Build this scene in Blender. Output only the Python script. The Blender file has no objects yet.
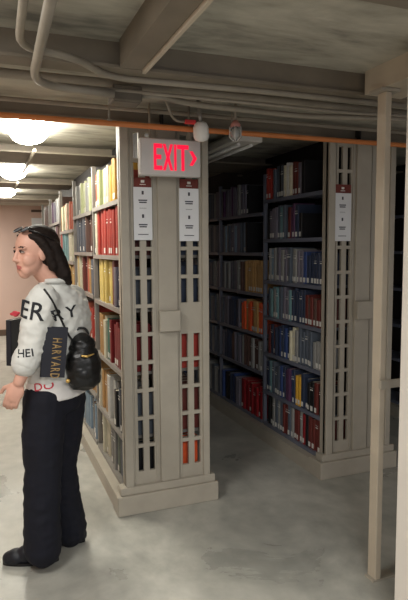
import bpy, bmesh, math, random
from mathutils import Vector, Matrix, noise
from mathutils.bvhtree import BVHTree
R = math.radians
random.seed(7)
SC = bpy.context.scene
COL = SC.collection

# ------------------------------------------------------------------ camera
H = 1.53; YAW = R(21.4); PIT = R(5.3); FPX = 560.0
cam_d = bpy.data.cameras.new('camera'); cam = bpy.data.objects.new('camera', cam_d); COL.objects.link(cam)
cam_d.sensor_fit = 'VERTICAL'; cam_d.sensor_height = 36; cam_d.lens = FPX / 600 * 36
cam_d.clip_start = 0.05
SC.camera = cam
ROLL = R(.4)
FW = Vector((math.sin(YAW) * math.cos(PIT), math.cos(YAW) * math.cos(PIT), -math.sin(PIT)))
RT = Vector((math.cos(YAW), -math.sin(YAW), 0)); UP = RT.cross(FW)
RT, UP = RT * math.cos(ROLL) - UP * math.sin(ROLL), UP * math.cos(ROLL) + RT * math.sin(ROLL)
cam.matrix_world = Matrix.Translation((0, 0, H)) @ Matrix((RT, UP, -FW)).transposed().to_4x4()
# ------------------------------------------------------------------ world, lights, exposure
w = bpy.data.worlds.new('world'); SC.world = w; w.use_nodes = True
w.node_tree.nodes['Background'].inputs[0].default_value = (0.9, 0.92, 1, 1)
w.node_tree.nodes['Background'].inputs[1].default_value = 0.55
def area(name, loc, sx, sy, power, col=(1, .93, .80), rot=(0, 0, 0), spread=180):
    l = bpy.data.lights.new(name, 'AREA'); l.shape = 'RECTANGLE'; l.size = sx; l.size_y = sy
    l.energy = power; l.color = col; l.spread = R(spread)
    o = bpy.data.objects.new(name, l); o.location = loc; o.rotation_euler = rot; COL.objects.link(o); return o
LAMP = 44.0
area('cross_aisle_light', (0.5, -0.6, 2.28), 1.2, .3, 68, (1, .985, .95))
area('far_wall_fill', (-1.0, 9.2, 2.28), .3, 1.2, 60, (1, .96, .90))  # fill lamp added out of view to brighten the far wall
area('cross_aisle_light', (-0.5, 1.6, 2.28), .3, .9, 26, (1, .98, .93))
SC.view_settings.view_transform = 'Standard'; SC.view_settings.look = 'None'
SC.view_settings.gamma = 1; SC.view_settings.use_curve_mapping = False
SC.view_settings.exposure = 0.3

# ------------------------------------------------------------------ helpers
FH = Vector((math.sin(YAW), math.cos(YAW), 0)); CAM = Vector((0, 0, H))
def ray(x, y): return FW + RT * ((x - 204) / FPX) - UP * ((y - 300) / FPX)
def on_y(x, y, Y): d = ray(x, y); return CAM + d * (Y / d.y)
def on_z(x, y, Z): d = ray(x, y); return CAM + d * ((Z - H) / d.z)
def on_x(x, y, X): d = ray(x, y); return CAM + d * (X / d.x)
def on_h(x, y, h): d = ray(x, y); return CAM + d * (h / d.dot(FH))
def proj(p):
    v = Vector(p) - CAM; q = v.dot(FW)
    return 204 + FPX * v.dot(RT) / q, 300 - FPX * v.dot(UP) / q

def srgb(c):
    return tuple(((v / 255) / 12.92 if v / 255 <= .04045 else ((v / 255 + .055) / 1.055) ** 2.4) for v in c[:3]) + (1,)
MATS = {}
def mat(name, c, rough=.6, metal=0, noise_amt=0.12, scale=12, emit=None, estr=0, spec=.4, bump=0, trans=0):
    if name in MATS: return MATS[name]
    m = bpy.data.materials.new(name); m.use_nodes = True; nt = m.node_tree; b = nt.nodes['Principled BSDF']
    col = srgb(c)
    b.inputs['Roughness'].default_value = rough; b.inputs['Metallic'].default_value = metal
    b.inputs['Specular IOR Level'].default_value = spec
    b.inputs['Transmission Weight'].default_value = trans
    tc = nt.nodes.new('ShaderNodeTexCoord'); n = nt.nodes.new('ShaderNodeTexNoise')
    n.inputs['Scale'].default_value = scale; n.inputs['Detail'].default_value = 5
    nt.links.new(tc.outputs['Object'], n.inputs['Vector'])
    r = nt.nodes.new('ShaderNodeValToRGB')
    r.color_ramp.elements[0].position = .3; r.color_ramp.elements[1].position = .7
    r.color_ramp.elements[0].color = tuple(v * (1 - noise_amt) for v in col[:3]) + (1,)
    r.color_ramp.elements[1].color = tuple(min(1, v * (1 + noise_amt)) for v in col[:3]) + (1,)
    nt.links.new(n.outputs['Fac'], r.inputs[0]); nt.links.new(r.outputs[0], b.inputs['Base Color'])
    if bump:
        bp = nt.nodes.new('ShaderNodeBump'); bp.inputs['Strength'].default_value = bump; bp.inputs['Distance'].default_value = .01
        nt.links.new(n.outputs['Fac'], bp.inputs['Height']); nt.links.new(bp.outputs[0], b.inputs['Normal'])
    if emit:
        b.inputs['Emission Color'].default_value = srgb(emit); b.inputs['Emission Strength'].default_value = estr
    MATS[name] = m; return m

def concrete(name, c0, c1, c2, scale, rough0, rough1, stretch=(1, 1, 1), bump=.15, lo=.35, hi=.68):
    m = bpy.data.materials.new(name); m.use_nodes = True; nt = m.node_tree; b = nt.nodes['Principled BSDF']
    tc = nt.nodes.new('ShaderNodeTexCoord'); mp = nt.nodes.new('ShaderNodeMapping'); mp.inputs['Scale'].default_value = stretch
    nt.links.new(tc.outputs['Object'], mp.inputs[0])
    n = nt.nodes.new('ShaderNodeTexNoise'); n.inputs['Scale'].default_value = scale; n.inputs['Detail'].default_value = 8
    n.inputs['Roughness'].default_value = .62; n.inputs['Distortion'].default_value = .6
    n2 = nt.nodes.new('ShaderNodeTexNoise'); n2.inputs['Scale'].default_value = scale * 5; n2.inputs['Detail'].default_value = 6
    nt.links.new(mp.outputs[0], n.inputs[0]); nt.links.new(mp.outputs[0], n2.inputs[0])
    mx = nt.nodes.new('ShaderNodeMath'); mx.operation = 'MULTIPLY_ADD'; mx.inputs[1].default_value = .28
    nt.links.new(n2.outputs['Fac'], mx.inputs[0])
    sc = nt.nodes.new('ShaderNodeMath'); sc.operation = 'MULTIPLY'; sc.inputs[1].default_value = .75
    nt.links.new(n.outputs['Fac'], sc.inputs[0]); nt.links.new(sc.outputs[0], mx.inputs[2])
    r = nt.nodes.new('ShaderNodeValToRGB'); e = r.color_ramp.elements
    e[0].position = lo; e[1].position = hi; e[0].color = srgb(c0); e[1].color = srgb(c2)
    k = e.new((lo + hi) / 2); k.color = srgb(c1)
    nt.links.new(mx.outputs[0], r.inputs[0]); nt.links.new(r.outputs[0], b.inputs['Base Color'])
    rr = nt.nodes.new('ShaderNodeMapRange'); rr.inputs[1].default_value = .35; rr.inputs[2].default_value = .65
    rr.inputs[3].default_value = rough0; rr.inputs[4].default_value = rough1
    nt.links.new(n.outputs['Fac'], rr.inputs[0]); nt.links.new(rr.outputs[0], b.inputs['Roughness'])
    bp = nt.nodes.new('ShaderNodeBump'); bp.inputs['Strength'].default_value = bump; bp.inputs['Distance'].default_value = .01
    nt.links.new(n2.outputs['Fac'], bp.inputs['Height']); nt.links.new(bp.outputs[0], b.inputs['Normal'])
    return m

def obj(name, bm, mats, parent=None, smooth=False):
    me = bpy.data.meshes.new(name); bm.to_mesh(me); bm.free()
    if not isinstance(mats, (list, tuple)): mats = [mats]
    for m in mats: me.materials.append(m)
    if smooth:
        for p in me.polygons: p.use_smooth = True
    o = bpy.data.objects.new(name, me); COL.objects.link(o)
    if parent: o.parent = parent; o.matrix_parent_inverse = Matrix.Translation(parent.location).inverted() if parent.type == 'EMPTY' else Matrix.Identity(4)
    return o
def tag(o, label=None, cat=None, group=None, kind=None):
    if label: o['label'] = label
    if cat: o['category'] = cat
    if group: o['group'] = group
    if kind: o['kind'] = kind
    return o
def thing(name, loc, label, cat, group=None):
    o = bpy.data.objects.new(name, None); COL.objects.link(o); o.location = loc; o.empty_display_size = .1
    return tag(o, label, cat, group)
def box(bm, x0, x1, y0, y1, z0, z1, mi=0, M=None, bevel=0):
    vs = [bm.verts.new((x, y, z)) for z in (z0, z1) for y in (y0, y1) for x in (x0, x1)]
    if M is not None:
        for v in vs: v.co = M @ v.co
    fs = []
    for f in ((0, 2, 3, 1), (4, 5, 7, 6), (0, 1, 5, 4), (2, 6, 7, 3), (0, 4, 6, 2), (1, 3, 7, 5)):
        q = bm.faces.new([vs[i] for i in f]); q.material_index = mi; fs.append(q)
    if bevel:
        es = {e for f in fs for e in f.edges}
        r = bmesh.ops.bevel(bm, geom=list(es), offset=bevel, segments=1, affect='EDGES', profile=.5)
        for f in r['faces']: f.material_index = mi
    return vs
def tube(bm, pts, r, n=10, mi=0, closed_ends=True):
    pts = [Vector(p) for p in pts]; rs = r if isinstance(r, (list, tuple)) else [r] * len(pts)
    rings = []; prev = None
    for i, p in enumerate(pts):
        d = (pts[min(i + 1, len(pts) - 1)] - pts[max(i - 1, 0)]).normalized()
        a = prev if prev is not None else (Vector((0, 0, 1)) if abs(d.z) < .9 else Vector((1, 0, 0)))
        u = (a - d * a.dot(d)).normalized(); v = d.cross(u); prev = u
        rings.append([bm.verts.new(p + (u * math.cos(t) + v * math.sin(t)) * rs[i]) for t in [2 * math.pi * k / n for k in range(n)]])
    for a, b in zip(rings, rings[1:]):
        for k in range(n):
            f = bm.faces.new((a[k], a[(k + 1) % n], b[(k + 1) % n], b[k])); f.material_index = mi; f.smooth = True
    if closed_ends:
        f = bm.faces.new(rings[0][::-1]); f.material_index = mi
        f = bm.faces.new(rings[-1]); f.material_index = mi
def arc(pts, n=4, k=.35):
    """round the corners of a polyline"""
    pts = [Vector(p) for p in pts]; out = [pts[0]]
    for a, b, c in zip(pts, pts[1:], pts[2:]):
        la = min(k, (b - a).length * .45); lc = min(k, (c - b).length * .45)
        p0 = b + (a - b).normalized() * la; p1 = b + (c - b).normalized() * lc
        for i in range(n + 1):
            t = i / n; out.append(p0 * (1 - t) ** 2 + b * 2 * t * (1 - t) + p1 * t * t)
    out.append(pts[-1]); return out
def ell(bm, c, rad, axes=None, seg=20, rings=12, mi=0):
    M = Matrix.Identity(3) if axes is None else Matrix(axes).transposed()
    r = bmesh.ops.create_uvsphere(bm, u_segments=seg, v_segments=rings, radius=1)
    c = Vector(c)
    for v in r['verts']:
        v.co = c + M @ Vector((v.co.x * rad[0], v.co.y * rad[1], v.co.z * rad[2]))
        for f in v.link_faces: f.material_index = mi; f.smooth = True
def poly(bm, pts, y0, y1, mi=0, T=lambda p: p):
    """extruded polygon in the xz plane"""
    a = [bm.verts.new(T(Vector((x, y0, z)))) for x, z in pts]; b = [bm.verts.new(T(Vector((x, y1, z)))) for x, z in pts]
    n = len(pts); f = bm.faces.new(a); f.material_index = mi; f = bm.faces.new(b[::-1]); f.material_index = mi
    for i in range(n):
        f = bm.faces.new((a[i], b[i], b[(i + 1) % n], a[(i + 1) % n])); f.material_index = mi

# ------------------------------------------------------------------ materials
M_floor = concrete('floor_concrete', (140, 140, 133), (168, 167, 158), (192, 190, 180), 1.9, .25, .5, (1, .8, 1), .12, .36, .68)
M_ceil = concrete('ceiling_concrete', (112, 110, 102), (162, 158, 145), (186, 182, 168), 1.9, .7, .9, (.7, 2.0, 1), .4, .36, .62)
M_wall = mat('wall_paint', (214, 186, 172), .8, noise_amt=.03, scale=2)
M_steel = mat('stack_paint', (170, 163, 149), .42, noise_amt=.06, scale=9)
M_beam = mat('beam_paint', (122, 113, 99), .55, noise_amt=.12, scale=7)
M_beaml = mat('beam_paint_light', (192, 181, 162), .5, noise_amt=.08, scale=7)
M_shelf = mat('shelf_paint', (128, 124, 118), .4, noise_amt=.08)
M_shelf_shaded = mat('shelf_paint_shaded', (112, 116, 130), .4, noise_amt=.08)  # shelf paint with the dark aisle's bluish shade put into the colour
M_divider = mat('divider_shade', (38, 36, 36), .7)  # near-black colour deepens the shade behind the books
M_orange = mat('orange_paint', (208, 128, 72), .45, noise_amt=.1)
M_pipe = mat('pipe_paint', (146, 138, 124), .5, noise_amt=.1)
M_white = mat('white_plastic', (232, 230, 224), .4, noise_amt=.02)
M_colw = mat('column_white', (228, 222, 212), .5, noise_amt=.04, scale=4)
M_paper = mat('paper', (226, 228, 230), .8, noise_amt=.02)
M_ink = mat('ink', (70, 70, 78), .8)
M_maroon = mat('maroon_card', (112, 52, 44), .7)
M_base = mat('baseboard', (96, 78, 66), .6)
M_black = mat('black_plastic', (20, 20, 21), .45)
M_exitface = mat('sign_grey', (206, 203, 200), .45, noise_amt=.03)
M_exitred = mat('sign_red', (200, 10, 50), .5, emit=(255, 18, 62), estr=.78)
M_lens = mat('lamp_lens', (250, 250, 240), .4, emit=(255, 250, 236), estr=LAMP)
M_red = mat('red_plastic', (205, 60, 60), .5)
M_glass = mat('clear_glass', (240, 245, 245), .05, noise_amt=0, trans=.9)
M_metal = mat('metal_grey', (150, 148, 144), .35, metal=.8)

# ------------------------------------------------------------------ setting
def struct(name, bm, m):
    return tag(obj(name, bm, m), kind='structure')
b = bmesh.new(); box(b, -2.2, 5.6, -2.2, 10.6, -.1, 0); struct('floor', b, M_floor)
ZC = 2.30
b = bmesh.new(); box(b, -2.2, 5.6, -2.2, 10.6, ZC, ZC + .12); struct('ceiling', b, M_ceil)
b = bmesh.new(); box(b, -2.2, 5.6, 10.5, 10.62, 0, ZC); struct('wall_back', b, M_wall)
b = bmesh.new(); box(b, -2.3, -2.2, -2.2, 10.5, 0, ZC); struct('wall_left', b, M_wall)
b = bmesh.new(); box(b, 5.6, 5.7, -2.2, 10.5, 0, ZC); struct('wall_right', b, M_wall)
b = bmesh.new(); box(b, -2.2, 5.6, 10.48, 10.5, 0, .11); struct('baseboard_back', b, M_base)
n_trim = [0]
def beam_x(Y0, Y1, zb, x0=-2.2, x1=5.6, m=None, flange=.012, name=None):
    """steel joist running across the aisles: web box between two flanges"""
    b = bmesh.new(); ym = (Y0 + Y1) / 2; wd = (Y1 - Y0)
    box(b, x0, x1, Y0, Y1, zb, zb + flange)
    box(b, x0, x1, ym - wd * .28, ym + wd * .28, zb + flange, ZC)
    n_trim[0] += 1
    return tag(obj('trim_%d' % n_trim[0], b, m or M_beam), kind='structure')
def beam_y(X0, X1, zb, y0, y1, m=None, flange=.012):
    b = bmesh.new(); xm = (X0 + X1) / 2; wd = X1 - X0
    box(b, X0, X1, y0, y1, zb, zb + flange)
    box(b, xm - wd * .25, xm + wd * .25, y0, y1, zb + flange, ZC)
    n_trim[0] += 1
    return tag(obj('trim_%d' % n_trim[0], b, m or M_beam), kind='structure')
beam_x(1.08, 1.33, 2.20)
beam_x(2.12, 2.22, 2.20)
for Y in (4.30, 6.30, 8.3): beam_x(Y, Y + .55, 2.225)
beam_x(3.14, 3.20, 2.235)
b = bmesh.new(); box(b, .50, .585, 1.38, 2.115, 2.20, ZC); struct('trim_10', b, M_beam)
b = bmesh.new(); box(b, .5855, .598, 1.38, 2.115, 2.186, 2.23); struct('trim_11', b, M_beaml)
b = bmesh.new(); box(b, 1.60, 1.80, 1.38, 2.115, 2.20, ZC); struct('trim_12', b, M_beaml)

# white column close on the right
b = bmesh.new(); wc = on_y(401.5, 300, 1.7); box(b, wc.x, wc.x + .2, 1.5, 1.7, 0, ZC, bevel=.004)
struct('trim_20', b, M_colw)

# ------------------------------------------------------------------ book stacks
POST = .05
LZ = [1.81, 1.49, 1.18, .81, .43, .125]
L2Z = [1.80, 1.505, 1.20, .84, .47, .125]
RZ = [1.90, 1.595, 1.275, .99, .70, .39, .125]
R2Z = [1.81, 1.49, 1.16, .83, .52, .125]
Y0 = 3.08; BAY = .9
def end_panel(x0, x1, parent, both=True):
    """slotted sheet-steel end panel with a raised middle channel"""
    b = bmesh.new(); W = x1 - x0; zt = 2.22; z0 = .16
    ya, yb = Y0, Y0 + .02
    rows = [(.235 + i * .163, .235 + i * .163 + .142) for i in range(12)]
    def slots(s0, s1, skip=()):
        wbar = .036; sw = (s1 - s0 - wbar) / 2
        for (a, c) in ((s0, s0 + sw), (s0 + sw, s0 + sw + wbar), (s0 + sw + wbar, s1)):
            if (a, c) == (s0 + sw, s0 + sw + wbar): box(b, a, c, ya, yb, z0, zt); continue
            zz = z0
            for i, (r0, r1) in enumerate(rows):
                if i in skip: continue
                box(b, a, c, ya, yb, zz, r0); zz = r1
            box(b, a, c, ya, yb, zz, zt)
    a0, a1 = x0 + .080, x0 + .178; c0, c1 = x0 + .352, x0 + .466
    box(b, x0, a0, ya, yb, z0, zt); slots(a0, a1)
    box(b, a1, c0, ya, yb, z0, zt); slots(c0, c1, (5,) if both else range(12))
    box(b, c1, x1, ya, yb, z0, zt)
    # raised middle channel and lips
    box(b, x0 + .212, x0 + .325, ya - .018, ya + .001, z0, zt, bevel=.003)
    box(b, x0, x0 + .048, ya - .02, ya + .06, .12, zt, bevel=.003)
    box(b, x1 - .04, x1, ya - .02, ya + .06, .12, zt, bevel=.003)
    box(b, x0 + .062, x0 + .070, ya - .006, ya, z0, zt); box(b, x0 + .188, x0 + .196, ya - .006, ya, z0, zt)
    box(b, x0 + .338, x0 + .345, ya - .006, ya, z0, zt)
    return obj('end_panel', b, M_steel, parent)
def stack(x0, x1, nb, zsL, label, mshelf, boxes=True, sides=(True, True)):
    t = thing('book_stack', ((x0 + x1) / 2, Y0, 0), label, 'bookshelf')
    ep = end_panel(x0, x1, t, x0 < 1)
    if boxes:
        b = bmesh.new(); box(b, x0 + .205, x0 + .33, Y0 - .058, Y0 - .0181, 1.055, 1.175, bevel=.004)
        obj('panel_box', b, M_steel, t)
    b = bmesh.new(); ye = Y0 + nb * BAY + .04
    box(b, x0 - .055, x1 + .045, Y0 - .045, Y0 + .10, 0, .115, bevel=.004)
    box(b, x0 - .035, x1 + .03, Y0 - .030, Y0 + .05, .115, .16, bevel=.004)
    box(b, x0 - .05, x1 + .03, Y0 + .10, ye, 0, .10)
    obj('base', b, M_steel, t)
    xm = (x0 + x1) / 2
    b = bmesh.new(); box(b, xm - .004, xm + .004, Y0 + .021, ye - .04, .10, ZC - .005); obj('divider_light_block', b, M_divider, t)  # sheet carried up to the ceiling to block lamp spill into the dark aisle
    for k in range(1, nb + 1):
        y = Y0 + k * BAY
        for (xa, xb) in ((x0 + .012, x0 + .04), (x1 - .04, x1 - .012)):
            b = bmesh.new(); box(b, xa, xb, y - .012, y + .012, .10, 2.1); obj('upright', b, mshelf, t)
    for k in range(nb):
        zs = zsL[min(k, len(zsL) - 1)]
        ya = Y0 + k * BAY + (.062 if k == 0 else .022); yb = Y0 + (k + 1) * BAY - .022
        for z in zs:
            for s in (0, 1):
                if not sides[s]: continue
                b = bmesh.new()
                xa, xb = (x0 + .005, xm - .005) if s == 0 else (xm + .005, x1 - .005)
                box(b, xa, xb, ya, yb, z - .018, z)
                xe = xa if s == 0 else xb - .012
                box(b, xe, xe + .012, ya, yb, z - .026, z - .018)
                obj('shelf', b, mshelf, t)
    return t
stack(.712, 1.232, 5, [LZ, L2Z, [1.70, 1.42, 1.12, .80, .45, .125], LZ, L2Z], 'beige steel book stack behind the exit sign, beside the woman', M_shelf)
stack(2.06, 2.58, 4, [RZ, R2Z], 'beige steel book stack across the dark aisle, behind the thin pole', M_shelf_shaded)
stack(3.45, 3.97, 2, [RZ, R2Z], 'dim book stack at the right edge, behind the white column', M_shelf_shaded, False, (True, False))

# ------------------------------------------------------------------ books
SPINE = {}
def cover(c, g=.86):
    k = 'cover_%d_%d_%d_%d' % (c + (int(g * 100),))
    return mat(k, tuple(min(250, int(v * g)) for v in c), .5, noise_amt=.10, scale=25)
M_pages = mat('pages', (214, 206, 186), .85, noise_amt=.08, scale=60)
M_tag = mat('spine_tag', (225, 224, 218), .8)
NAMES = [((178, 62, 52), 'red'), ((140, 30, 36), 'crimson'), ((108, 50, 46), 'maroon'), ((205, 110, 84), 'salmon'), ((232, 96, 50), 'orange'),
         ((228, 176, 62), 'yellow'), ((232, 206, 120), 'pale yellow'), ((190, 196, 150), 'pale green'), ((224, 218, 192), 'cream'),
         ((196, 152, 96), 'tan'), ((62, 124, 108), 'green'), ((118, 156, 160), 'light teal'), ((92, 100, 112), 'slate'), ((52, 62, 84), 'navy'),
         ((60, 80, 130), 'blue'), ((150, 150, 148), 'grey'), ((120, 116, 128), 'mauve grey'), ((98, 74, 66), 'brown'), ((32, 32, 34), 'black'),
         ((222, 222, 216), 'white'), ((140, 164, 184), 'light blue'), ((110, 120, 108), 'olive grey'), ((92, 60, 92), 'purple')]
CN = {n: c for c, n in NAMES}
def book_mesh(bm, x0, y0, z0, dep, th, ht, M, idx=(0, 1, 2), sign=1, tagged=True, band=False):
    """book standing with its spine on the side x0; boards, rounded spine, recessed page block; sign=-1 mirrors in x"""
    c, p, t = idx; bt = min(.004, th * .12)
    def bx(xa, xb, ya, yb, za, zb, mi):
        if sign < 0: xa, xb = -xb, -xa
        box(bm, xa, xb, ya, yb, za, zb, mi, M)
    bx(.006, dep, 0, bt, 0, ht, c); bx(.006, dep, th - bt, th, 0, ht, c)
    bx(.004, dep - .006, bt, th - bt, .004, ht - .005, p)
    # rounded spine
    n = 5; pts = []
    for i in range(n + 1):
        a = math.pi * i / n; pts.append((.006 - .006 * math.sin(a), th / 2 - th / 2 * math.cos(a)))
    lo = [bm.verts.new(M @ Vector((sign * x, y, 0))) for x, y in pts]; hi = [bm.verts.new(M @ Vector((sign * x, y, ht))) for x, y in pts]
    for i in range(n):
        f = bm.faces.new((lo[i], hi[i], hi[i + 1], lo[i + 1])); f.material_index = c
    f = bm.faces.new(lo); f.material_index = c
    f = bm.faces.new(hi[::-1]); f.material_index = c
    if tagged: bx(-.0012, .0, th * .2, th * .8, .012, .045, t)
    if band:
        bx(-.0008, .0002, th * .12, th * .88, ht * .72, ht * .75, t); bx(-.0008, .0002, th * .12, th * .88, ht * .80, ht * .812, t)
BOOKS = []   # (pos, dep, th, ht, colour name, lean, sign, place text)
def fill(xs, ya, yb, z, plan, th_rng, ht_rng, place, sign=1, protr=.02, gap=0.0):
    """plan: list of (until_y, colour or list, ht scale) along y"""
    y = ya; n = 0
    while True:
        th = random.uniform(*th_rng)
        if y + th > yb: break
        e = next((p for p in plan if y < p[0]), plan[-1])
        if e[1] is None: y += th; continue
        cn = e[1] if isinstance(e[1], str) else random.choice(e[1])
        sc = e[2] if len(e) > 2 else 1
        ht = random.uniform(*ht_rng) * sc; dep = random.uniform(.165, .215)
        n += 1
        BOOKS.append(dict(pos=(xs + sign * random.uniform(0.004, protr if sign > 0 and xs > 1 else protr * 1.9), y, z), dep=dep, th=th - .0015, ht=ht, c=cn, sign=sign, place=place, n=n))
        y += th + (random.uniform(0, gap) if gap else 0)
def yx(px, X):  # distance along the stack face at picture column px
    return on_x(px, 300, X).y
OR = ['first', 'second', 'third', 'fourth', 'fifth', 'sixth', 'seventh', 'eighth', 'ninth', 'tenth', 'eleventh', 'twelfth', 'thirteenth', 'fourteenth', 'fifteenth',
      'sixteenth', 'seventeenth', 'eighteenth', 'nineteenth', 'twentieth', 'twenty-first', 'twenty-second', 'twenty-third', 'twenty-fourth', 'twenty-fifth',
      'twenty-sixth', 'twenty-seventh', 'twenty-eighth', 'twenty-ninth', 'thirtieth', 'thirty-first', 'thirty-second']
def plans(X, rows):
    return [[(yx(px, X), c) + tuple(r) for px, c, *r in row] for row in rows]
XL = .717
# nearest first: columns of the picture run right to left along the left aisle
P1 = plans(XL, [
    [(119, 'red', .75), (110, 'yellow'), (103, 'cream'), (97, 'pale green'), (80, 'salmon')],
    [(118, 'maroon'), (97, 'red'), (80, ['cream', 'pale green'])],
    [(117, 'slate', .9), (114, 'mauve grey', .9), (110, 'maroon'), (98, 'pale yellow'), (80, 'salmon')],
    [(108, 'crimson'), (104, 'green'), (101, 'cream'), (80, ['tan', 'yellow', 'tan'])],
    [(112, ['black', 'slate', 'black'], .92), (104, ['white', 'grey']), (80, ['tan', 'cream'])],
    [(119, 'black'), (112, ['slate', 'olive grey']), (104, ['grey', 'pale green', 'grey']), (80, 'cream')]])
P2 = plans(XL, [
    [(86, ['cream', 'grey', 'pale green']), (60, ['cream', 'pale green', 'grey'])],
    [(86, ['brown', 'maroon', 'mauve grey']), (60, ['slate', 'mauve grey', 'slate'])],
    [(88, ['tan', 'slate']), (82, ['maroon', 'salmon']), (60, ['tan', 'pale yellow', 'cream'])],
    [(87, 'red'), (80, ['mauve grey', 'salmon']), (60, ['salmon', 'white', 'cream'])],
    [(88, ['tan', 'red', 'orange']), (82, ['yellow', 'black', 'yellow']), (60, ['grey', 'white'])],
    [(88, ['brown', 'light blue']), (60, ['light blue', 'grey'])]])
P3 = plans(XL, [
    [(66, ['cream', 'salmon']), (30, ['salmon', 'cream', 'tan'])],
    [(68, ['cream', 'mauve grey']), (64, 'light teal'), (30, ['orange', 'red'])],
    [(40, ['cream', 'tan', 'pale yellow', 'salmon'])], [(40, ['cream', 'salmon', 'grey'])], [(40, ['red', 'cream', 'grey'])], [(40, ['grey', 'light blue'])]])
P4 = [[(99, ['mauve grey', 'grey', 'purple', 'brown', 'cream', 'grey'])]] * 6
lname = ['top', 'second', 'third', 'fourth', 'fifth', 'bottom']
L3Z = [1.70, 1.42, 1.12, .80, .45, .125]
for k, (P, zs, bn) in enumerate(((P1, LZ, 'nearest'), (P2, L2Z, 'second'), (P3, L3Z, 'third'), (P4, LZ, 'fourth'), (P4, L2Z, 'farthest'))):
    ya = Y0 + k * BAY + (.07 if k == 0 else .03); yb = Y0 + (k + 1) * BAY - .03
    for i, z in enumerate(zs):
        fill(XL, ya, yb, z, P[i], (.040, .062), (.245, .28) if i not in (0, 1) else ((.27, .295) if i else (.215, .255)), 'left aisle, %s bay, %s shelf' % (bn, lname[i]))
# right face of the left stack: glimpsed through the slots of its end panel
for i, (z, c) in enumerate(zip(LZ, (['green', 'tan'], ['navy', 'black'], ['navy', 'slate'], ['red', 'red'], ['maroon', 'brown'], ['orange', 'orange']))):
    fill(1.227, Y0 + .07, Y0 + .40, z, [(99, c)], (.04, .055), (.24, .27), 'dark aisle side, behind the slotted end panel, %s shelf' % lname[i], sign=-1)
XR = 2.065
def PR(rows): return [[(yx(px, XR), c) + tuple(r) for px, c, *r in row] for row in rows]
R1 = PR([
    [(303, None), (299, 'black'), (296, 'mauve grey'), (291, ['maroon', 'purple']), (284, ['white', 'cream']), (280, 'slate'), (273, ['slate', 'black']), (264, 'red'), (200, 'tan')],
    [(302, None), (299, 'black', .8), (297, 'white', .85), (295, 'navy'), (288, ['maroon', 'mauve grey', 'purple']), (285, None), (276, ['slate', 'light teal']), (270, 'mauve grey'), (200, ['brown', 'black'])],
    [(307, 'navy', .85), (303, 'blue', .9), (200, ['mauve grey', 'grey', 'slate', 'light blue', 'mauve grey', 'grey'])],
    [(304, ['maroon', 'brown'], .85), (292, ['maroon', 'navy']), (200, ['slate', 'light teal', 'mauve grey', 'navy', 'grey'])],
    [(312, 'grey', .85), (295, ['grey', 'grey', 'slate'], 1.05), (287, ['cream', 'navy']), (275, ['blue', 'navy']), (200, ['navy', 'maroon', 'black'])],
    [(307, ['maroon', 'black'], .9), (303, 'navy'), (296, 'yellow'), (290, ['blue', 'navy']), (280, ['purple', 'navy', 'blue']), (274, 'slate'), (200, ['light teal', 'slate', 'navy'])],
    [(307, ['black', 'maroon']), (302, 'crimson'), (290, ['grey', 'maroon', 'slate']), (200, ['navy', 'black', 'slate', 'grey', 'maroon'])]])
rname = ['top', 'second', 'third', 'fourth', 'fifth', 'sixth', 'bottom']
for i, z in enumerate(RZ):
    fill(XR, Y0 + .07, Y0 + BAY - .03, z, R1[i], (.030, .046), (.215, .25) if i != 2 else (.23, .26), 'dark aisle, near bay, %s shelf' % rname[i], gap=.004)
R2 = PR([
    [(248, None), (245, 'black'), (100, ['mauve grey', 'grey', 'mauve grey', 'purple'])],
    [(248, None), (245, 'black'), (100, ['light blue', 'grey', 'slate', 'mauve grey'])],
    [(245, 'tan'), (240, 'brown'), (100, ['mauve grey', 'slate', 'grey'])],
    [(242, ['orange', 'tan']), (100, ['navy', 'slate', 'mauve grey'])],
    [(242, ['brown', 'grey']), (100, ['slate', 'navy', 'mauve grey', 'brown'])],
    [(240, 'crimson'), (236, 'mauve grey'), (100, ['navy', 'blue', 'black'])]])
for i, z in enumerate(R2Z):
    fill(XR, Y0 + BAY + .03, Y0 + 2 * BAY - .03, z, R2[i], (.030, .046), (.225, .265), 'dark aisle, far bay, %s shelf' % lname[i], gap=.004)
    fill(XR, Y0 + 2 * BAY + .03, Y0 + 3 * BAY - .03, z, R2[2], (.034, .05), (.225, .265), 'x')
    fill(XR, Y0 + 3 * BAY + .03, Y0 + 4 * BAY - .03, z, R2[5], (.034, .05), (.225, .265), 'x')
def score(bk):
    x, y, z = bk['pos']
    a = proj((x, y, z)); c = proj((x, y + bk['th'], z + bk['ht']))
    wpx = abs(a[0] - c[0]) + 0.3; hpx = abs(a[1] - c[1])
    s = wpx * hpx
    if bk['sign'] < 0: s *= .35
    if bk['place'] == 'x': s *= .2
    if bk['place'].startswith('left') and a[0] < 92 and z < .9: s *= .15     # behind the woman
    return s
BOOKS.sort(key=score, reverse=True)
NIND = 296
HT = {0: 'tall', 1: 'short'}
rest = bmesh.new(); rest_mats = []; seen = {}
def body_words(bk):
    p = bk['place']
    return p
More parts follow.
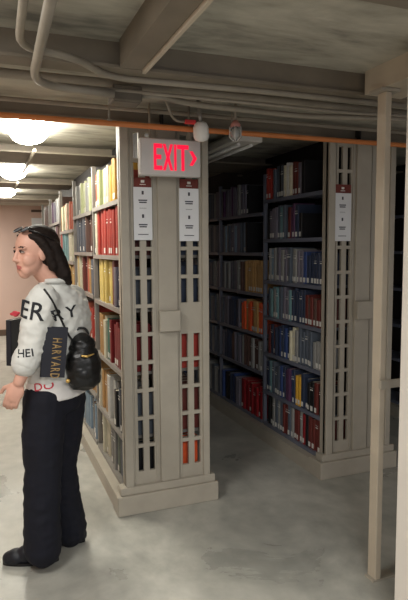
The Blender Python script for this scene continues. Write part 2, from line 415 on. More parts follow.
for i, bk in enumerate(BOOKS):
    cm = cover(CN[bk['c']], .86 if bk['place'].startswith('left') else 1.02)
    x, y, z = bk['pos']
    if i < NIND:
        bm = bmesh.new(); book_mesh(bm, 0, 0, 0, bk['dep'], bk['th'], bk['ht'], Matrix.Identity(4), sign=bk['sign'], band=random.random() < .4, tagged=random.random() < (.35 if bk['place'].startswith('left') else .8))
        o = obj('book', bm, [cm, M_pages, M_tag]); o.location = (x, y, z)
        tag(o, '%s book, %s, %s from the end panel%s' % (bk['c'], bk['place'], OR[bk['n'] - 1], ' side') if 'far bay' in bk['place'] or 'second bay' in bk['place'] or 'third bay' in bk['place'] or 'fourth bay' in bk['place']
            else '%s book, %s, %s from the end panel' % (bk['c'], bk['place'], OR[bk['n'] - 1]), 'book',
            'books facing the left aisle' if bk['place'].startswith('left') else 'books facing the dark aisle')
    else:
        if cm not in rest_mats: rest_mats.append(cm)
        ci = rest_mats.index(cm)
        book_mesh(rest, 0, 0, 0, bk['dep'], bk['th'], bk['ht'], Matrix.Translation((x, y, z)), idx=(ci, 98, 99), sign=bk['sign'], tagged=False)
np_ = len(rest_mats)
for f in rest.faces:
    if f.material_index >= 98: f.material_index = np_ + (f.material_index - 98)
tag(obj('books', rest, rest_mats + [M_pages, M_tag]), 'rows of small distant books filling the farther bays of the stacks', 'books', kind='stuff')

# ------------------------------------------------------------------ paper signs on the end panels
def paper_sign(px0, px1, py0, py1, label):
    a = on_y(px0, py0, Y0 - .02); c = on_y(px1, py1, Y0 - .02)
    y = Y0 - .0085 if True else 0
    t = thing('paper_sign', ((a.x + c.x) / 2, y, c.z), label, 'sign', 'paper signs on the end panels')
    z1, z0 = a.z, c.z; x0, x1 = a.x, c.x; hz = z1 - (z1 - z0) * .15
    b = bmesh.new(); box(b, x0, x1, y - .002, y + .002, z0, hz - .0005); 
    pg = obj('sheet', b, M_paper, t)
    b = bmesh.new(); box(b, x0 + .004, x1 - .004, y - .003, y + .001, hz, z1); obj('header_card', b, M_maroon, t)
    xm = (x0 + x1) / 2
    def dash(wd, z, h=.006, mi=0):
        b = bmesh.new(); yy = y - (.0041 if mi else .0031); box(b, xm - wd / 2, xm + wd / 2, yy, yy + .0009, z, z + h); obj('printed_line', b, M_tag if mi else M_ink, t)
    hh = hz - z0
    for fz, wd, h in ((.86, .012, .02), (.74, .05, .007), (.70, .044, .007), (.42, .012, .02), (.28, .05, .007), (.24, .042, .007), (.10, .06, .004)):
        dash(wd, z0 + hh * fz, h)
    dash(.04, z0 + hh * .60, .002); dash(.02, hz + .024, .014, 1); dash(.034, hz + .012, .004, 1)
    return t
paper_sign(133.5, 153, 177, 240, 'white paper sign with maroon header, left of the two under the exit sign')
paper_sign(179.5, 199.5, 178.5, 241, 'white paper sign with maroon header, under the exit sign beside the dark aisle')
paper_sign(335, 351.5, 184, 241, 'white paper sign with maroon header on the stack right of the dark aisle')

# ------------------------------------------------------------------ exit sign
YS = 2.93
a = on_y(140, 136, YS); c = on_y(201, 178, YS)
t = thing('exit_sign', ((a.x + c.x) / 2, YS + .02, c.z), 'grey box sign with glowing red EXIT and arrow, hung before the left stack', 'exit sign')
x0, x1, z0, z1 = a.x, c.x, c.z + .004, a.z - .004
b = bmesh.new(); box(b, x0, x1, YS, YS + .05, z0, z1, bevel=.006); obj('housing', b, M_exitface, t)
b = bmesh.new()
b.free()
for xx in (x0 + .06, x1 - .06):
    b = bmesh.new(); tube(b, [(xx, YS + .025, z1 - .002), (xx, YS + .025, ZC)], .006, 8); obj('hanger', b, M_pipe, t)
W = x1 - x0; Hh = z1 - z0
lx0 = x0 + W * .215; lx1 = x0 + W * .80; lz0 = z0 + Hh * .15; lz1 = z0 + Hh * .85
b = bmesh.new()
def lp(u0, pts, wd):
    poly(b, [(u0 + p[0] * wd, lz0 + p[1] * (lz1 - lz0)) for p in pts], YS - .003, YS + .001)
lw = (lx1 - lx0) / 4
E_ = [(0, 0), (.82, 0), (.82, .16), (.24, .16), (.24, .42), (.72, .42), (.72, .58), (.24, .58), (.24, .84), (.82, .84), (.82, 1), (0, 1)]
lp(lx0, E_, lw * 1.12)
X_ = [(0, 0), (.27, 0), (.5, .36), (.73, 0), (1, 0), (.64, .5), (1, 1), (.73, 1), (.5, .64), (.27, 1), (0, 1), (.36, .5)]
lp(lx0 + lw * 1.0, X_, lw * 1.14)
lp(lx0 + lw * 2.28, [(0, 0), (.30, 0), (.30, 1), (0, 1)], lw * .8)
lp(lx0 + lw * 2.62, [(.38, 0), (.62, 0), (.62, .84), (1, .84), (1, 1), (0, 1), (0, .84), (.38, .84)], lw * 1.3)
# arrow chevron
ax = lx1 + W * .005
lp(ax, [(0, .78), (.42, .78), (1, .5), (.42, .22), (0, .22), (.5, .5)], W * .125)
obj('lettering', b, M_exitred, t)

# ------------------------------------------------------------------ pipes
def pipe(pts, r, m, label, k=.1, name='pipe', cat='pipe', straps=0):
    b = bmesh.new(); tube(b, arc(pts, 5, k), r, 10)
    o = obj(name, b, m); return tag(o, label, cat)
zo = on_y(200, 133, 2.88).z
b = bmesh.new(); l_ = on_y(-30, 117, 2.88); r_ = on_y(440, 146, 2.88)
tube(b, [(-2.2, 2.88, 2.163), (5.6, 2.88, 2.163)], .0145, 12)
t_or = obj('pipe', b, M_orange); tag(t_or, 'thin orange pipe running across in front of both stacks under the ceiling', 'pipe')
for i, xx in enumerate((.62, 1.30, 2.70)):
    b = bmesh.new(); tube(b, [(xx, 2.88, 2.176), (xx, 2.88, ZC)], .005, 6); box(b, xx - .012, xx + .012, 2.864, 2.896, 2.172, 2.180)
    obj('hanger', b, M_pipe, t_or)
z = 2.19
pipe([on_z(28, -40, z), on_z(18, 47, z), on_z(75, 57, z), on_z(107, 77, z), on_z(160, 82, z), on_z(270, 92, z), on_z(405, 106, z)], .013, M_pipe,
     'beige conduit from upper left that bends right and runs along the girder', .12)
z = 2.158
pipe([on_z(62, -50, z), on_z(33, 78, z), on_z(52, 87, z), on_z(114, 94, z)], .016, M_pipe, 'thicker beige conduit from upper left bending into the junction box', .12)
t = thing('junction_box', on_z(125, 94, 2.18), 'square grey-brown junction box among the ceiling conduits', 'junction box')
p = on_z(125, 94, 2.18); b = bmesh.new(); box(b, p.x - .062, p.x + .062, p.y - .05, p.y + .05, 2.140, 2.205, bevel=.005); obj('box', b, mat('box_dark', (98, 90, 78), .5), t)
b = bmesh.new(); box(b, p.x - .055, p.x + .055, p.y - .043, p.y + .043, 2.136, 2.1399); obj('cover_plate', b, mat('box_dark', (98, 90, 78), .5), t)
pipe([p + Vector((.06, .0, 0)), on_z(160, 96, 2.18), on_z(190, 104, 2.18), on_z(300, 116, 2.18), on_z(372, 118, 2.18), on_z(440, 120, 2.18)], .014, M_pipe,
     'beige conduit leaving the junction box to the right above the orange pipe', .1)
pipe([(-1.2, 2.45, 2.235), (5.5, 2.45, 2.235)], .02, M_pipe, 'straight thick pipe across the ceiling just behind the girder')
pipe([(.30, 2.34, 2.18), (1.75, 2.34, 2.18), (1.9, 2.30, 2.18), (5.5, 2.30, 2.18)], .008, M_pipe, 'thin beige cable conduit crossing below the thick ceiling pipe')
pipe([(-1, 3.0, 2.27), (5.5, 3.0, 2.27)], .012, M_pipe, 'narrow pipe across the ceiling directly above the end panels')

# ------------------------------------------------------------------ ceiling lamps in the left aisle
def wrap_lamp(X, y0, y1, zb, label):
    t = thing('ceiling_lamp', (X, (y0 + y1) / 2, ZC), label, 'ceiling light', 'glowing lamps over the left aisle')
    b = bmesh.new(); box(b, X - .07, X + .07, y0 + .05, y1 - .05, zb + .0885, ZC); obj('housing', b, M_white, t)
    b = bmesh.new(); n = 12; m = 8; rings = []
    hw = .125
    for j in range(m + 1):
        v = j / m; tt = math.sin(v * math.pi) ** .35 if 0 < v < 1 else 0.0
        y = y0 + (y1 - y0) * v; s = max(tt, .25)
        rings.append([b.verts.new((X - hw * s * math.cos(math.pi * i / n), y, zb + .088 - .088 * s * math.sin(math.pi * i / n) ** .8)) for i in range(n + 1)])
    for p0, p1 in zip(rings, rings[1:]):
        for i in range(n):
            b.faces.new((p0[i], p0[i + 1], p1[i + 1], p1[i])).smooth = True
        b.faces.new((p0[0], p1[0], p1[-1], p0[-1]))
    b.faces.new(rings[0]); b.faces.new(rings[-1][::-1])
    bmesh.ops.recalc_face_normals(b, faces=b.faces)
    obj('lens', b, M_lens, t)
    return t
wrap_lamp(.30, 3.42, 4.10, 2.205, 'nearest and largest glowing white lamp over the left aisle')
wrap_lamp(.30, 5.45, 6.1, 2.205, 'second glowing white lamp along the left aisle ceiling')
wrap_lamp(.30, 7.5, 8.08, 2.205, 'farthest and smallest glowing lamp, above the woman by the pink wall')
pipe([(.36, 4.12, 2.215), (.36, 5.42, 2.215)], .012, M_pipe, 'short grey conduit between the nearest and second glowing lamps')
pipe([(.36, 6.12, 2.215), (.36, 7.48, 2.215)], .012, M_pipe, 'short grey conduit between the second and farthest glowing lamps')

# unlit fluorescent fixture in the dark aisle
t = thing('fluorescent_fixture', (1.70, 4.0, ZC), 'unlit cream fluorescent fixture along the ceiling of the dark aisle', 'light fixture')
b = bmesh.new(); box(b, 1.53, 1.73, 3.34, 4.55, 2.215, 2.262, bevel=.006); obj('reflector', b, M_colw, t)
b = bmesh.new(); box(b, 1.59, 1.67, 3.39, 4.5, 2.262, ZC); obj('housing', b, M_colw, t)
b = bmesh.new()
for xx in (1.585, 1.675): tube(b, [(xx, 3.4, 2.203), (xx, 4.5, 2.203)], .0115, 10)
obj('tube', b, M_white, t)

# clear jar lamp
p = on_y(235.5, 131, 2.8)
t = thing('jar_lamp', (p.x, p.y, ZC), 'small clear glass jar lamp hanging right of the exit sign', 'lamp')
b = bmesh.new(); tube(b, [(p.x, p.y, p.z + .05), (p.x, p.y, ZC)], .007, 8); obj('stem', b, M_pipe, t)
b = bmesh.new(); tube(b, [(p.x, p.y, p.z + .02), (p.x, p.y, p.z + .035), (p.x, p.y, p.z + .055)], [.028, .026, .012], 14); obj('cap', b, mat('pink_cap', (200, 140, 130), .5), t)
b = bmesh.new(); tube(b, [(p.x, p.y, p.z + .0199), (p.x, p.y, p.z + .01), (p.x, p.y, p.z - .035), (p.x, p.y, p.z - .048)], [.020, .032, .032, .020], 16); obj('glass', b, M_glass, t)
b = bmesh.new(); ell(b, (p.x, p.y, p.z - .012), (.016, .016, .022)); obj('bulb', b, M_white, t)
b = bmesh.new()
for k in range(6):
    a_ = k * math.pi / 3; d = Vector((math.cos(a_), math.sin(a_), 0)) * .035
    tube(b, [Vector((p.x, p.y, p.z + .02)) + d, Vector((p.x, p.y, p.z - .035)) + d, Vector((p.x, p.y, p.z - .053)) + d * .3], .0022, 6)
obj('cage', b, M_white, t)

# white camera head
p = on_y(201, 131, 2.78)
t = thing('camera_head', (p.x, p.y, ZC), 'white rounded camera head with a red clip, above right of the exit sign', 'camera')
d = Vector((-.2, -.35, 1)).normalized()
b = bmesh.new(); tube(b, [p - d * .052, p - d * .046, p - d * .03, p + d * .02, p + d * .04, p + d * .048], [.018, .034, .041, .040, .030, .014], 18); obj('body', b, M_white, t, True)
b = bmesh.new(); tube(b, [p + d * .046, p + d * .075, (p.x - .02, p.y, ZC)], .010, 8); obj('bracket', b, M_metal, t)
q = on_y(190, 122, 2.78)
b = bmesh.new(); box(b, q.x - .03, q.x + .03, q.y - .012, q.y + .012, q.z - .010, q.z + .010, bevel=.003); obj('clip', b, M_red, t)
b = bmesh.new(); tube(b, arc([(q.x - .025, q.y, q.z), (q.x - .09, q.y, q.z - .0), (q.x - .13, q.y, q.z + .10), (q.x - .14, q.y, ZC)], 4, .05), .007, 8); obj('cable', b, M_pipe, t)

# valve pipe in the dark aisle
b = bmesh.new(); p0 = on_y(222, 163, 4.9); p1 = on_y(262, 165, 4.9)
tube(b, [(1.3, 4.9, p0.z), (3.4, 4.9, p0.z)], .012, 8)
pv = obj('pipe', b, M_orange if False else M_pipe); tag(pv, 'cream pipe with a small valve crossing high in the dark aisle', 'pipe')
v = on_y(243, 168, 4.9)
b = bmesh.new(); tube(b, [(v.x, 4.9, p0.z + .02), (v.x, 4.9, p0.z - .04), (v.x, 4.9, p0.z - .05), (v.x, 4.9, p0.z - .1)], [.022, .022, .012, .012], 10)
box(b, v.x - .05, v.x + .05, 4.885, 4.915, p0.z - .115, p0.z - .1); obj('valve', b, M_pipe, pv)

# ------------------------------------------------------------------ pole at right with brackets
pb = on_z(374, 578, 0)
t = thing('steel_pole', (pb.x, pb.y, 0), 'thin pale steel pole standing on the floor before the right stack', 'pole')
pz = 2.185
b = bmesh.new(); box(b, pb.x - .016, pb.x + .016, pb.y - .028, pb.y + .028, .008, pz, bevel=.003); obj('post', b, M_beaml, t)
b = bmesh.new(); box(b, pb.x - .03, pb.x + .10, pb.y - .03, pb.y + .03, 0, .008); obj('foot_plate', b, M_steel, t)
m1 = on_y(385, 382, pb.y)
wx = 1.66
b = bmesh.new(); box(b, pb.x - .021, pb.x + .25, pb.y - .040, pb.y - .0285, m1.z - .018, m1.z + .018); box(b, pb.x - .021, pb.x + .021, pb.y - .046, pb.y - .0401, m1.z - .02, m1.z + .02)
obj('bracket', b, M_steel, t)
b = bmesh.new(); box(b, pb.x - .05, pb.x + .05, pb.y - .04, pb.y + .04, pz, pz + .012); obj('top_plate', b, M_steel, t)

# ------------------------------------------------------------------ far wall notice and box
p = on_y(38.5, 222, 10.49); b = bmesh.new(); box(b, p.x - .12, p.x + .12, 10.485, 10.4995, p.z - .07, p.z + .07)
tag(obj('wall_notice', b, M_paper), "white paper notice on the pink wall above the woman's head", 'notice')
p = on_y(37, 211, 10.49); b = bmesh.new(); box(b, p.x - .10, p.x + .10, 10.47, 10.4995, p.z - .02, p.z + .02)
tag(obj('wall_plate', b, M_base), 'small dark plate on the pink wall above the white notice', 'plate')

#PERSON#
# ------------------------------------------------------------------ the woman
def remesh(name, bm, vox, sm, mats, parent=None, wr=0, wscale=12, seed=0, dec=None, smf=.5):
    """fuse closed overlapping pieces into one continuous smooth surface"""
    me = bpy.data.meshes.new('tmp'); bmesh.ops.recalc_face_normals(bm, faces=bm.faces); bm.to_mesh(me); bm.free()
    o = bpy.data.objects.new('tmp', me); COL.objects.link(o)
    m = o.modifiers.new('r', 'REMESH'); m.mode = 'VOXEL'; m.voxel_size = vox
    if sm: s = o.modifiers.new('s', 'SMOOTH'); s.factor = smf; s.iterations = sm
    if dec: d_ = o.modifiers.new('d', 'DECIMATE'); d_.ratio = dec
    bpy.context.view_layer.update()
    me2 = bpy.data.meshes.new_from_object(o.evaluated_get(bpy.context.evaluated_depsgraph_get()))
    bpy.data.objects.remove(o)
    me2.name = name; me2.materials.clear()
    for m_ in (mats if isinstance(mats, (list, tuple)) else [mats]): me2.materials.append(m_)
    if wr:
        nr = [v.normal.copy() for v in me2.vertices]
        for v, n_ in zip(me2.vertices, nr):
            q = Vector((v.co.x, v.co.y, v.co.z * 1.7)) * wscale + Vector((seed, 0, 0))
            t_ = 1 - abs(noise.noise(q)) * 2
            v.co += n_ * wr * (t_ * .7 + noise.noise(q * 2.3) * .5)
    for p_ in me2.polygons: p_.use_smooth = True
    o = bpy.data.objects.new(name, me2); COL.objects.link(o)
    if parent: o.parent = parent; o.matrix_parent_inverse = Matrix.Translation(parent.location).inverted() if parent.type == 'EMPTY' else Matrix.Identity(4)
    return o
def limb(bm, pts, rs, n=16):
    P = []; Q = []
    for i in range(len(pts) - 1):
        for k in range(4):
            t_ = k / 4; P.append(Vector(pts[i]).lerp(Vector(pts[i + 1]), t_)); Q.append(rs[i] * (1 - t_) + rs[i + 1] * t_)
    P.append(Vector(pts[-1])); Q.append(rs[-1])
    tube(bm, P, Q, n)
    for p_, r0 in zip(pts, rs): ell(bm, p_, (r0, r0, r0), seg=14, rings=8)
def rings(bm, sec, n=28):
    """torso-like closed skin through horizontal elliptic sections (centre, half width along S, half depth along F)"""
    R_ = []
    for c, a_, b_, S, F in sec:
        R_.append([bm.verts.new(Vector(c) + S * a_ * math.cos(2 * math.pi * k / n) + F * b_ * math.sin(2 * math.pi * k / n)) for k in range(n)])
    for p_, q_ in zip(R_, R_[1:]):
        for k in range(n): bm.faces.new((p_[k], p_[(k + 1) % n], q_[(k + 1) % n], q_[k]))
    bm.faces.new(R_[0][::-1]); bm.faces.new(R_[-1])
R0 = Vector((math.cos(YAW), -math.sin(YAW), 0)); Z0 = Vector((0, 0, 1))
def dirv(r, f, z=0): return (R0 * r + FH * f + Z0 * z).normalized()
FT = dirv(-.92, .38); ST = Z0.cross(FT)
P = on_h
M_skin = mat('skin', (206, 158, 138), .5, noise_amt=.04, scale=30)
M_lip = mat('lips', (176, 98, 92), .4, noise_amt=.03)
M_hair = mat('hair', (34, 27, 24), .62, noise_amt=.3, scale=40, spec=.15)
M_jacket = mat('jacket_cloth', (206, 206, 200), .85, noise_amt=.06, scale=14)
M_trouser = mat('trouser_cloth', (10, 12, 25), .85, noise_amt=.15)
M_shoe = mat('shoe', (20, 22, 30), .5)
M_letter = mat('letter_print', (36, 38, 42), .8)
M_redp = mat('red_print', (196, 62, 74), .8)
M_leather = mat('bag_leather', (20, 20, 20), .38, noise_amt=.3, bump=.3, scale=30)
M_gold = mat('gold', (200, 165, 95), .35, metal=.6)
M_bookblk = mat('book_black', (26, 27, 36), .5)
M_goldtxt = mat('gold_print', (150, 122, 76), .5)
M_shirt = mat('white_hem', (222, 218, 214), .85)

base = on_z(46, 560, 0)
W = thing('person', base, 'woman in a white lettered jacket and dark wide trousers, looking back beside the left stack', 'person')
body = bmesh.new()
C_neck = P(54, 284, 2.66); C_sh = P(59, 297, 2.68); C_ch = P(62, 316, 2.68); C_wa = P(61, 348, 2.69); C_hip = P(56, 388, 2.69)
rings(body, [(C_hip - Z0 * .08, .12, .09, ST, FT), (C_hip, .15, .105, ST, FT), (C_wa, .115, .08, ST, FT), (C_ch, .145, .095, ST, FT), (C_sh, .145, .07, ST, FT), (C_sh + Z0 * .04, .07, .055, ST, FT)])
HC = P(34.5, 252, 2.61); HF = dirv(-.72, -.69, -.03); HL = Z0.cross(HF).normalized(); HU = HF.cross(HL)
def hp(f, l, u): return HC + HF * f + HL * l + HU * u
limb(body, [C_sh + Z0 * .01, C_neck, hp(-.02, 0, -.07)], [.06, .05, .05])
AX = (HF, HL, HU)
ell(body, hp(-.008, 0, .028), (.094, .077, .088), AX, 32, 20)
ell(body, hp(.028, 0, -.042), (.060, .062, .066), AX, 24, 16)
ell(body, hp(.055, 0, -.098), (.026, .030, .023), AX)
for s in (-1, 1):
    ell(body, hp(.046, s * .038, -.034), (.036, .028, .034), AX)
    ell(body, hp(-.002, s * .072, -.012), (.018, .008, .030), AX)
    ell(body, hp(.070, s * .030, .020), (.016, .026, .009), AX)
    ell(body, hp(.089, s * .011, -.036), (.011, .009, .008), AX)
    ell(body, hp(.055, s * .022, -.080), (.026, .024, .026), AX)
limb(body, [hp(.080, 0, .012), hp(.092, 0, -.014), hp(.099, 0, -.031)], [.0085, .0095, .0115], 10)
ell(body, hp(.078, 0, -.061), (.012, .025, .007), AX); ell(body, hp(.077, 0, -.072), (.012, .020, .0075), AX)
# left arm, near the camera
shL = P(43, 299, 2.535); elL = P(32, 352, 2.50); wrL = P(19, 382, 2.47)
limb(body, [shL, elL, wrL], [.048, .038, .026])
shR = P(72, 299, 2.80); elR = P(66, 350, 2.90); wrR = P(37, 350, 2.86)
limb(body, [shR, elR, wrR], [.048, .038, .026])
def hand(bm, wr, d, up, curl=.5, L=.17):
    """palm, four bent fingers of unequal length and a thumb from the palm's side; up is the side the thumb is on"""
    d = d.normalized(); up = (up - d * up.dot(d)).normalized(); nrm = d.cross(up)
    pm = wr + d * (L * .28)
    ell(bm, pm, (L * .30, L * .235, L * .09), (d, up, nrm), 16, 10)
    for i, (o_, ln) in enumerate(((.16, .43), (.055, .49), (-.05, .45), (-.15, .35))):
        a_ = wr + d * (L * .46) + up * (L * o_); pts = [a_ - d * .02]; cur = a_; ang = 0
        pts.append(cur)
        for k, seg in enumerate((.45, .32, .23)):
            ang += curl * (.5 + .35 * k); dd = (d * math.cos(ang) + nrm * math.sin(ang)).normalized()
            cur = cur + dd * (ln * L * seg); pts.append(cur)
        limb(bm, pts, [.009, .0095, .0088, .008, .0068], 10)
    b0 = wr + d * (L * .14) + up * (L * .14); td = (d * .62 + up * .70 + nrm * .35).normalized()
    b1 = b0 + td * (L * .24); b2 = b1 + (d * .9 + up * .25 + nrm * .4).normalized() * (L * .19)
    limb(bm, [b0, b1, b2], [.0125, .0105, .0085], 10)
hand(body, wrL, dirv(-.35, -.1, -.9), dirv(-.9, -.1, .1), .55)
bkC = P(14.5, 341, 2.66)
hand(body, wrR, dirv(-.45, -.85, .03), Z0, .7)
# legs
hn = P(48, 400, 2.60); hf_ = P(62, 400, 2.76)
kn = P(44, 470, 2.58); an = P(43, 549, 2.57); kf = P(61, 466, 2.76); af = P(69, 528, 2.79)
limb(body, [hn, kn, an], [.075, .052, .038]); limb(body, [hf_, kf, af], [.075, .052, .038])
nf = on_z(33, 562, 0); ff = on_z(64, 541, 0)
for a_, q in ((an, nf), (af, ff)):
    limb(body, [a_, Vector((a_.x, a_.y, .06)), Vector((q.x, q.y, .035))], [.036, .034, .026])
bo = remesh('body', body, .0038, 3, [M_skin, M_lip, M_hair], W)
for p_ in bo.data.polygons:
    c = Vector(p_.center) - HC; f_, l_, u_ = c.dot(HF), c.dot(HL), c.dot(HU)
    if f_ > .066 and (abs(l_) / .024) ** 2 + ((u_ + .067) / .0115) ** 2 < 1: p_.material_index = 1
    if f_ > .06 and .014 < abs(l_) < .05 and abs(u_ - (.026 - abs(abs(l_) - .03) * .15)) < .0032: p_.material_index = 2
bo.matrix_parent_inverse = Matrix.Translation(W.location).inverted()
M_eye = mat('eye_white', (190, 176, 166), .4); M_iris = mat('iris', (40, 26, 20), .2)
for s in (-1, 1):
    b = bmesh.new(); ell(b, hp(.0735, s * .030, .003), (.011, .0135, .0058), AX); ey = obj('eye', b, M_eye, W)
    b = bmesh.new(); ell(b, hp(.0820, s * .030, .003), (.0036, .0060, .0052), AX); obj('iris', b, M_iris, ey)
    b = bmesh.new(); tube(b, [hp(.078, s * .016, .003), hp(.0845, s * .024, .0085), hp(.0835, s * .034, .0085), hp(.074, s * .046, .003)], [.0015, .003, .0032, .0015], 8); obj('eyelashes', b, M_hair, W)
# hair
b = bmesh.new()
ell(b, hp(-.028, 0, .040), (.097, .083, .086), AX, 32, 20)
ell(b, hp(-.055, 0, -.010), (.066, .080, .075), AX)
for l_ in (-.045, -.015, .02, .052):
    limb(b, [hp(-.055, l_, .02), hp(-.085, l_ * 1.15, -.05), hp(-.105, l_ * 1.2 + .01, -.105), hp(-.130, l_ * 1.1 + .015, -.150)], [.045, .042, .034, .014])
limb(b, [hp(.045, .055, .075), hp(.005, .077, .055), hp(-.03, .078, -.005), hp(-.05, .075, -.07)], [.010, .016, .024, .022])
limb(b, [hp(.045, -.055, .075), hp(.005, -.077, .055), hp(-.03, -.078, -.005), hp(-.05, -.075, -.07)], [.010, .016, .024, .022])
remesh('hair', b, .005, 3, M_hair, W, wr=.0025, wscale=38)
# sunglasses pushed up on the head
M_lensd = mat('sunglass_lens', (120, 128, 140), .08, metal=.5)
sg = thing('sunglasses', hp(.05, 0, .11), 'sunglasses pushed up on top of the head of the woman', 'sunglasses')
for s in (-1, 1):
    b = bmesh.new(); c = hp(.058, s * .034, .104); tdir = (HF * .55 + HU * .85).normalized(); n2 = HL
    ell(b, c, (.026, .020, .0025), (HL, tdir.cross(HL), tdir)); obj('lens', b, M_lensd, sg)
    b = bmesh.new(); u2 = tdir.cross(HL)
    tube(b, [c + HL * .027 * math.cos(k * math.pi / 8) + u2 * .021 * math.sin(k * math.pi / 8) for k in range(17)], .0022, 6); obj('rim', b, M_black, sg)
    b = bmesh.new(); tube(b, [c + HL * s * .026, hp(.02, s * .084, .088), hp(-.06, s * .086, .05)], .0025, 6); obj('temple', b, M_black, sg)
b = bmesh.new(); tube(b, [hp(.064, -.008, .106), hp(.066, 0, .108), hp(.064, .008, .106)], .0025, 6); obj('bridge', b, M_black, sg)

# jacket
b = bmesh.new()
rings(b, [(P(57, 378, 2.69), .163, .117, ST, FT), (P(59, 370, 2.69), .168, .120, ST, FT), (C_wa, .158, .112, ST, FT), (P(63, 330, 2.68), .172, .114, ST, FT),
          (C_ch, .176, .112, ST, FT), (P(61, 303, 2.68), .168, .098, ST, FT), (C_sh + Z0 * .018, .13, .078, ST, FT), (P(56, 287, 2.67), .075, .065, ST, FT), (P(55, 282, 2.665), .062, .058, ST, FT)])
cufL = P(25.5, 362, 2.485)
limb(b, [shL + Z0 * -.005, P(36.5, 325, 2.51), elL + Vector((0, 0, .01)), cufL], [.072, .068, .062, .056])
limb(b, [P(31, 352, 2.497), cufL], [.062, .060])
limb(b, [shR, elR, P(36, 351, 2.82)], [.070, .066, .055])
jk = remesh('jacket', b, .006, 4, M_jacket, W, wr=.0065, wscale=13, seed=3)
bvh = BVHTree.FromPolygons([v.co.copy() for v in jk.data.vertices], [tuple(p_.vertices) for p_ in jk.data.polygons])
# rolled cuff of the near sleeve, collar
b = bmesh.new(); dcf = (wrL - elL).normalized(); limb(b, [cufL - dcf * .022, cufL + dcf * .008], [.064, .060]); 
cf = remesh('cuff', b, .006, 2, M_jacket, jk, wr=.003, wscale=20)
b = bmesh.new(); n = 20; inn = []; 
cc = P(54, 283, 2.66)
tube(b, [cc + ST * .060 * math.cos(2 * math.pi * k / 24) + FT * .058 * math.sin(2 * math.pi * k / 24) + Z0 * (.012 if math.sin(2 * math.pi * k / 24) < 0 else -.002) for k in range(25)], .014, 10)
remesh('collar', b, .005, 2, M_jacket, jk)
def cast(p_, d=FH, off=.0025):
    hit, n_, i_, dist = bvh.ray_cast(p_ - d * 1.2, d)
    return (hit - d * off) if hit else None
def lettering(text, cx, cy, h, size, m, parent, tilt=0, sx=1.0, name='letter', proj_to=True, right=None, up=None, off=.0025, ext=0):
    """one mesh per character, laid on the cloth"""
    right = right or R0; up = up or Z0
    if tilt: right, up = (right * math.cos(tilt) + up * math.sin(tilt)), (up * math.cos(tilt) - right * math.sin(tilt))
    o0 = P(cx, cy, h) if not isinstance(cx, Vector) else cx
    adv = -len(text) * .5 * size * .72 * sx
    for ch in text:
        cu = bpy.data.curves.new('t', 'FONT'); cu.body = ch; cu.size = size * 1.38; cu.offset = size * .012; cu.resolution_u = 3
        to = bpy.data.objects.new('t', cu); COL.objects.link(to); bpy.context.view_layer.update()
        me = bpy.data.meshes.new_from_object(to.evaluated_get(bpy.context.evaluated_depsgraph_get())); bpy.data.objects.remove(to)
        bm = bmesh.new(); bm.from_mesh(me); bpy.data.meshes.remove(me)
        if proj_to: bmesh.ops.subdivide_edges(bm, edges=[e for e in bm.edges if e.calc_length() > size * .3], cuts=3)
        xs_ = [v.co.x for v in bm.verts]; mn, mx_ = min(xs_), max(xs_)
        ok = True; wd_ = (mx_ - mn) * sx
        for v in bm.verts:
            q = o0 + right * (adv + (v.co.x - mn) * sx) + up * (v.co.y - size * .5)
            if proj_to:
                h_ = cast(q, FH, off)
                if h_ is None: h_ = q
                v.co = h_
            else: v.co = q
        r_ = bmesh.ops.extrude_face_region(bm, geom=bm.faces[:])
        back = right.cross(up) * -.0012 if not proj_to else FH * .0012
        for v in r_['geom']:
            if isinstance(v, bmesh.types.BMVert): v.co += back
        bmesh.ops.recalc_face_normals(bm, faces=bm.faces)
        obj(name, bm, m, parent)
        adv += wd_ + size * .16
lettering('ER', 34, 309, 2.5, .080, M_letter, jk, tilt=R(-8))
lettering('RY', 65.5, 312, 2.6, .054, M_letter, jk, tilt=R(10), sx=.85)
lettering('HEI', 31, 350, 2.5, .036, M_letter, jk, tilt=R(4))
# white shirt hem with red letters under the jacket edge
b = bmesh.new(); rings(b, [(P(56, 394, 2.69), .172, .128, ST, FT), (P(57, 380, 2.69), .170, .122, ST, FT), (P(59, 372, 2.69), .160, .11, ST, FT)])
hem = remesh('shirt_hem', b, .006, 2, M_shirt, W, wr=.003)
jb = bvh
bvh = BVHTree.FromPolygons([v.co.copy() for v in hem.data.vertices], [tuple(p_.vertices) for p_ in hem.data.polygons])
lettering('DO', 39, 388, 2.5, .036, M_redp, hem, tilt=R(8), sx=1.2)
bvh = jb

# trousers
b = bmesh.new()
rings(b, [(P(54, 408, 2.69), .14, .12, ST, FT), (P(55, 392, 2.69), .158, .125, ST, FT), (P(57, 380, 2.69), .150, .11, ST, FT)])
limb(b, [P(45, 398, 2.61), P(43, 432, 2.60), P(43, 470, 2.585), P(42, 512, 2.575), P(43, 548, 2.57)], [.100, .097, .087, .085, .086])
limb(b, [P(64, 398, 2.75), P(63, 432, 2.76), P(61, 466, 2.76), P(65, 498, 2.78), P(70, 529, 2.79)], [.106, .094, .074, .078, .086])
cut = b
tr = remesh('trousers', b, .007, 4, M_trouser, W, wr=.006, wscale=9, seed=9)
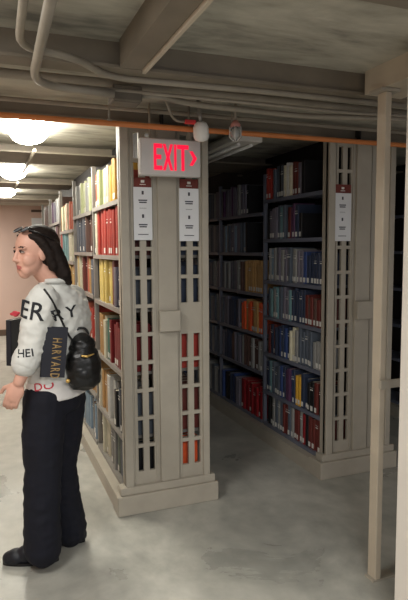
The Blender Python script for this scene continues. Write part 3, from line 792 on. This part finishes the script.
# shoes
def shoe(q, d, L):
    d = d.normalized(); s_ = Z0.cross(d); b = bmesh.new()
    c = Vector((q.x, q.y, 0))
    for t_, w_, h_, o_ in ((-.36, .036, .045, 0), (-.15, .040, .050, 0), (.08, .042, .046, 0), (.27, .045, .038, 0), (.39, .038, .032, 0)):
        ell(b, c + d * (L * t_) + Z0 * (h_ * .9), (.05 if t_ < .3 else .036, w_, h_), (d, s_, Z0))
    limb(b, [c - d * L * .22 + Z0 * .05, c - d * L * .20 + Z0 * .13], [.046, .044])
    o = remesh('shoe', b, .005, 3, M_shoe, W)
    for v in o.data.vertices: v.co.z = max(v.co.z, .008)
    b = bmesh.new(); pts = []
    for k in range(24):
        a_ = 2 * math.pi * k / 24; x_ = math.cos(a_) * L * .53; wv = .040 if math.cos(a_) > -.2 else .036
        pts.append(c + d * x_ + s_ * math.sin(a_) * wv)
    lo = [b.verts.new(p_ + Z0 * .0005) for p_ in pts]; hi = [b.verts.new(p_ + Z0 * .014) for p_ in pts]
    b.faces.new(lo[::-1]); b.faces.new(hi)
    for k in range(24): b.faces.new((lo[k], lo[(k + 1) % 24], hi[(k + 1) % 24], hi[k]))
    obj('sole', b, M_black, o)
shoe(on_z(31, 562, 0), dirv(-1, -.10), .255); shoe(on_z(62, 541, 0), dirv(-1, .05), .235)

# shoulder bag
bc = P(83, 362, 2.60)
bag = thing('backpack', bc, 'small black bag with gold buckles hanging at the back of the woman', 'bag')
b = bmesh.new(); bw = dirv(.85, .35); bd = Z0.cross(bw)
ell(b, bc - Z0 * .02, (.082, .070, .115), (bw, bd, Z0)); ell(b, bc - Z0 * .075, (.080, .062, .060), (bw, bd, Z0)); ell(b, bc + Z0 * .075, (.055, .050, .062), (bw, bd, Z0))
remesh('bag_body', b, .006, 3, M_leather, bag, wr=.007, wscale=16, seed=5)
b = bmesh.new(); ell(b, bc + Z0 * .07 - bd * -.02, (.066, .062, .060), (bw, bd, Z0)); ell(b, bc + Z0 * .03 + bd * .045, (.055, .022, .05), (bw, bd, Z0))
remesh('flap', b, .006, 2, M_leather, bag, wr=.006, wscale=20, seed=8)
b = bmesh.new(); limb(b, [P(82, 356, 2.50), P(87, 356.5, 2.50), P(94, 354, 2.53)], [.005, .006, .003], 8); remesh('buckle', b, .0025, 1, M_gold, bag)
b = bmesh.new(); ell(b, P(68, 381, 2.515), (.010, .008, .010)); obj('clasp', b, M_gold, bag)
b = bmesh.new(); tube(b, arc([P(74, 343, 2.60), P(76, 328, 2.60), P(87, 328, 2.62), P(90, 343, 2.62)], 5, .04), .006, 8); obj('handle', b, M_leather, bag)
# strap over the back to the near shoulder
pts = []
for (x, y) in ((29, 286), (33, 283.5), (38, 284), (44, 289), (50, 297), (55, 306), (60, 317), (64, 326), (68, 334)):
    o_ = P(x, y, 2.5); o_ = o_ - ray(x, y).normalized() * 0
    d = ray(x, y).normalized(); hit = bvh.ray_cast(CAM, d)[0]
    if hit: pts.append(hit - d * .003)
pts.append(P(74, 343, 2.56))
b = bmesh.new(); tube(b, arc(pts, 3, .02), .0052, 8); obj('strap', b, M_leather, bag)

# book tucked under the near arm
def flat_book(name, c, wv, uv, w_, h_, t_, label, extra=None):
    """closed book: boards, spine and page block; wv along its width, uv along its height"""
    wv = wv.normalized(); uv = (uv - wv * uv.dot(wv)).normalized(); nv = wv.cross(uv)
    Mx = Matrix((wv, nv, uv)).transposed().to_4x4(); Mx.translation = c
    t = thing(name, c - uv * h_ / 2, label, 'book')
    b = bmesh.new()
    box(b, -w_ / 2, w_ / 2, -t_ / 2, -t_ / 2 + .003, -h_ / 2, h_ / 2, 0, Mx); box(b, -w_ / 2, w_ / 2, t_ / 2 - .003, t_ / 2, -h_ / 2, h_ / 2, 0, Mx)
    box(b, -w_ / 2, -w_ / 2 + .003, -t_ / 2, t_ / 2, -h_ / 2, h_ / 2, 0, Mx)
    obj('cover', b, M_bookblk, t)
    b = bmesh.new(); box(b, -w_ / 2 + .004, w_ / 2 - .005, -t_ / 2 + .0035, t_ / 2 - .0035, -h_ / 2 + .004, h_ / 2 - .004, 0, Mx); obj('pages', b, M_pages, t)
    return t, wv, nv, uv
c2 = P(54, 352, 2.497)
wv = dirv(.95, .30, -.10); uv = dirv(.10, 0, 1)
t2, wv, nv, uv = flat_book('book', c2, wv, uv, .108, .228, .026, 'black book with gold HARVARD lettering, tucked under the near arm of the woman')
fs = c2 + nv * (-.0142 if nv.dot(FH) > 0 else .0142)
lettering('HARVARD', fs + wv * .012 + uv * .006, 0, 0, .042, M_goldtxt, t2, proj_to=False, right=-uv, up=wv, sx=.56)
t1, wv1, nv1, uv1 = flat_book('book', P(16, 341, 2.64), dirv(.22, .97, 0), dirv(.03, 0, 1), .125, .215, .026, 'black book held upright against the chest of the woman, left of her sleeve')
b = bmesh.new(); q = P(15, 314, 2.62)
for k, (dx, dz) in enumerate(((-.013, .0), (.013, .004), (0, .008), (.004, -.006))): ell(b, q + R0 * dx + Z0 * dz, (.012, .008, .008))
remesh('ribbon', b, .004, 1, M_redp, t1)
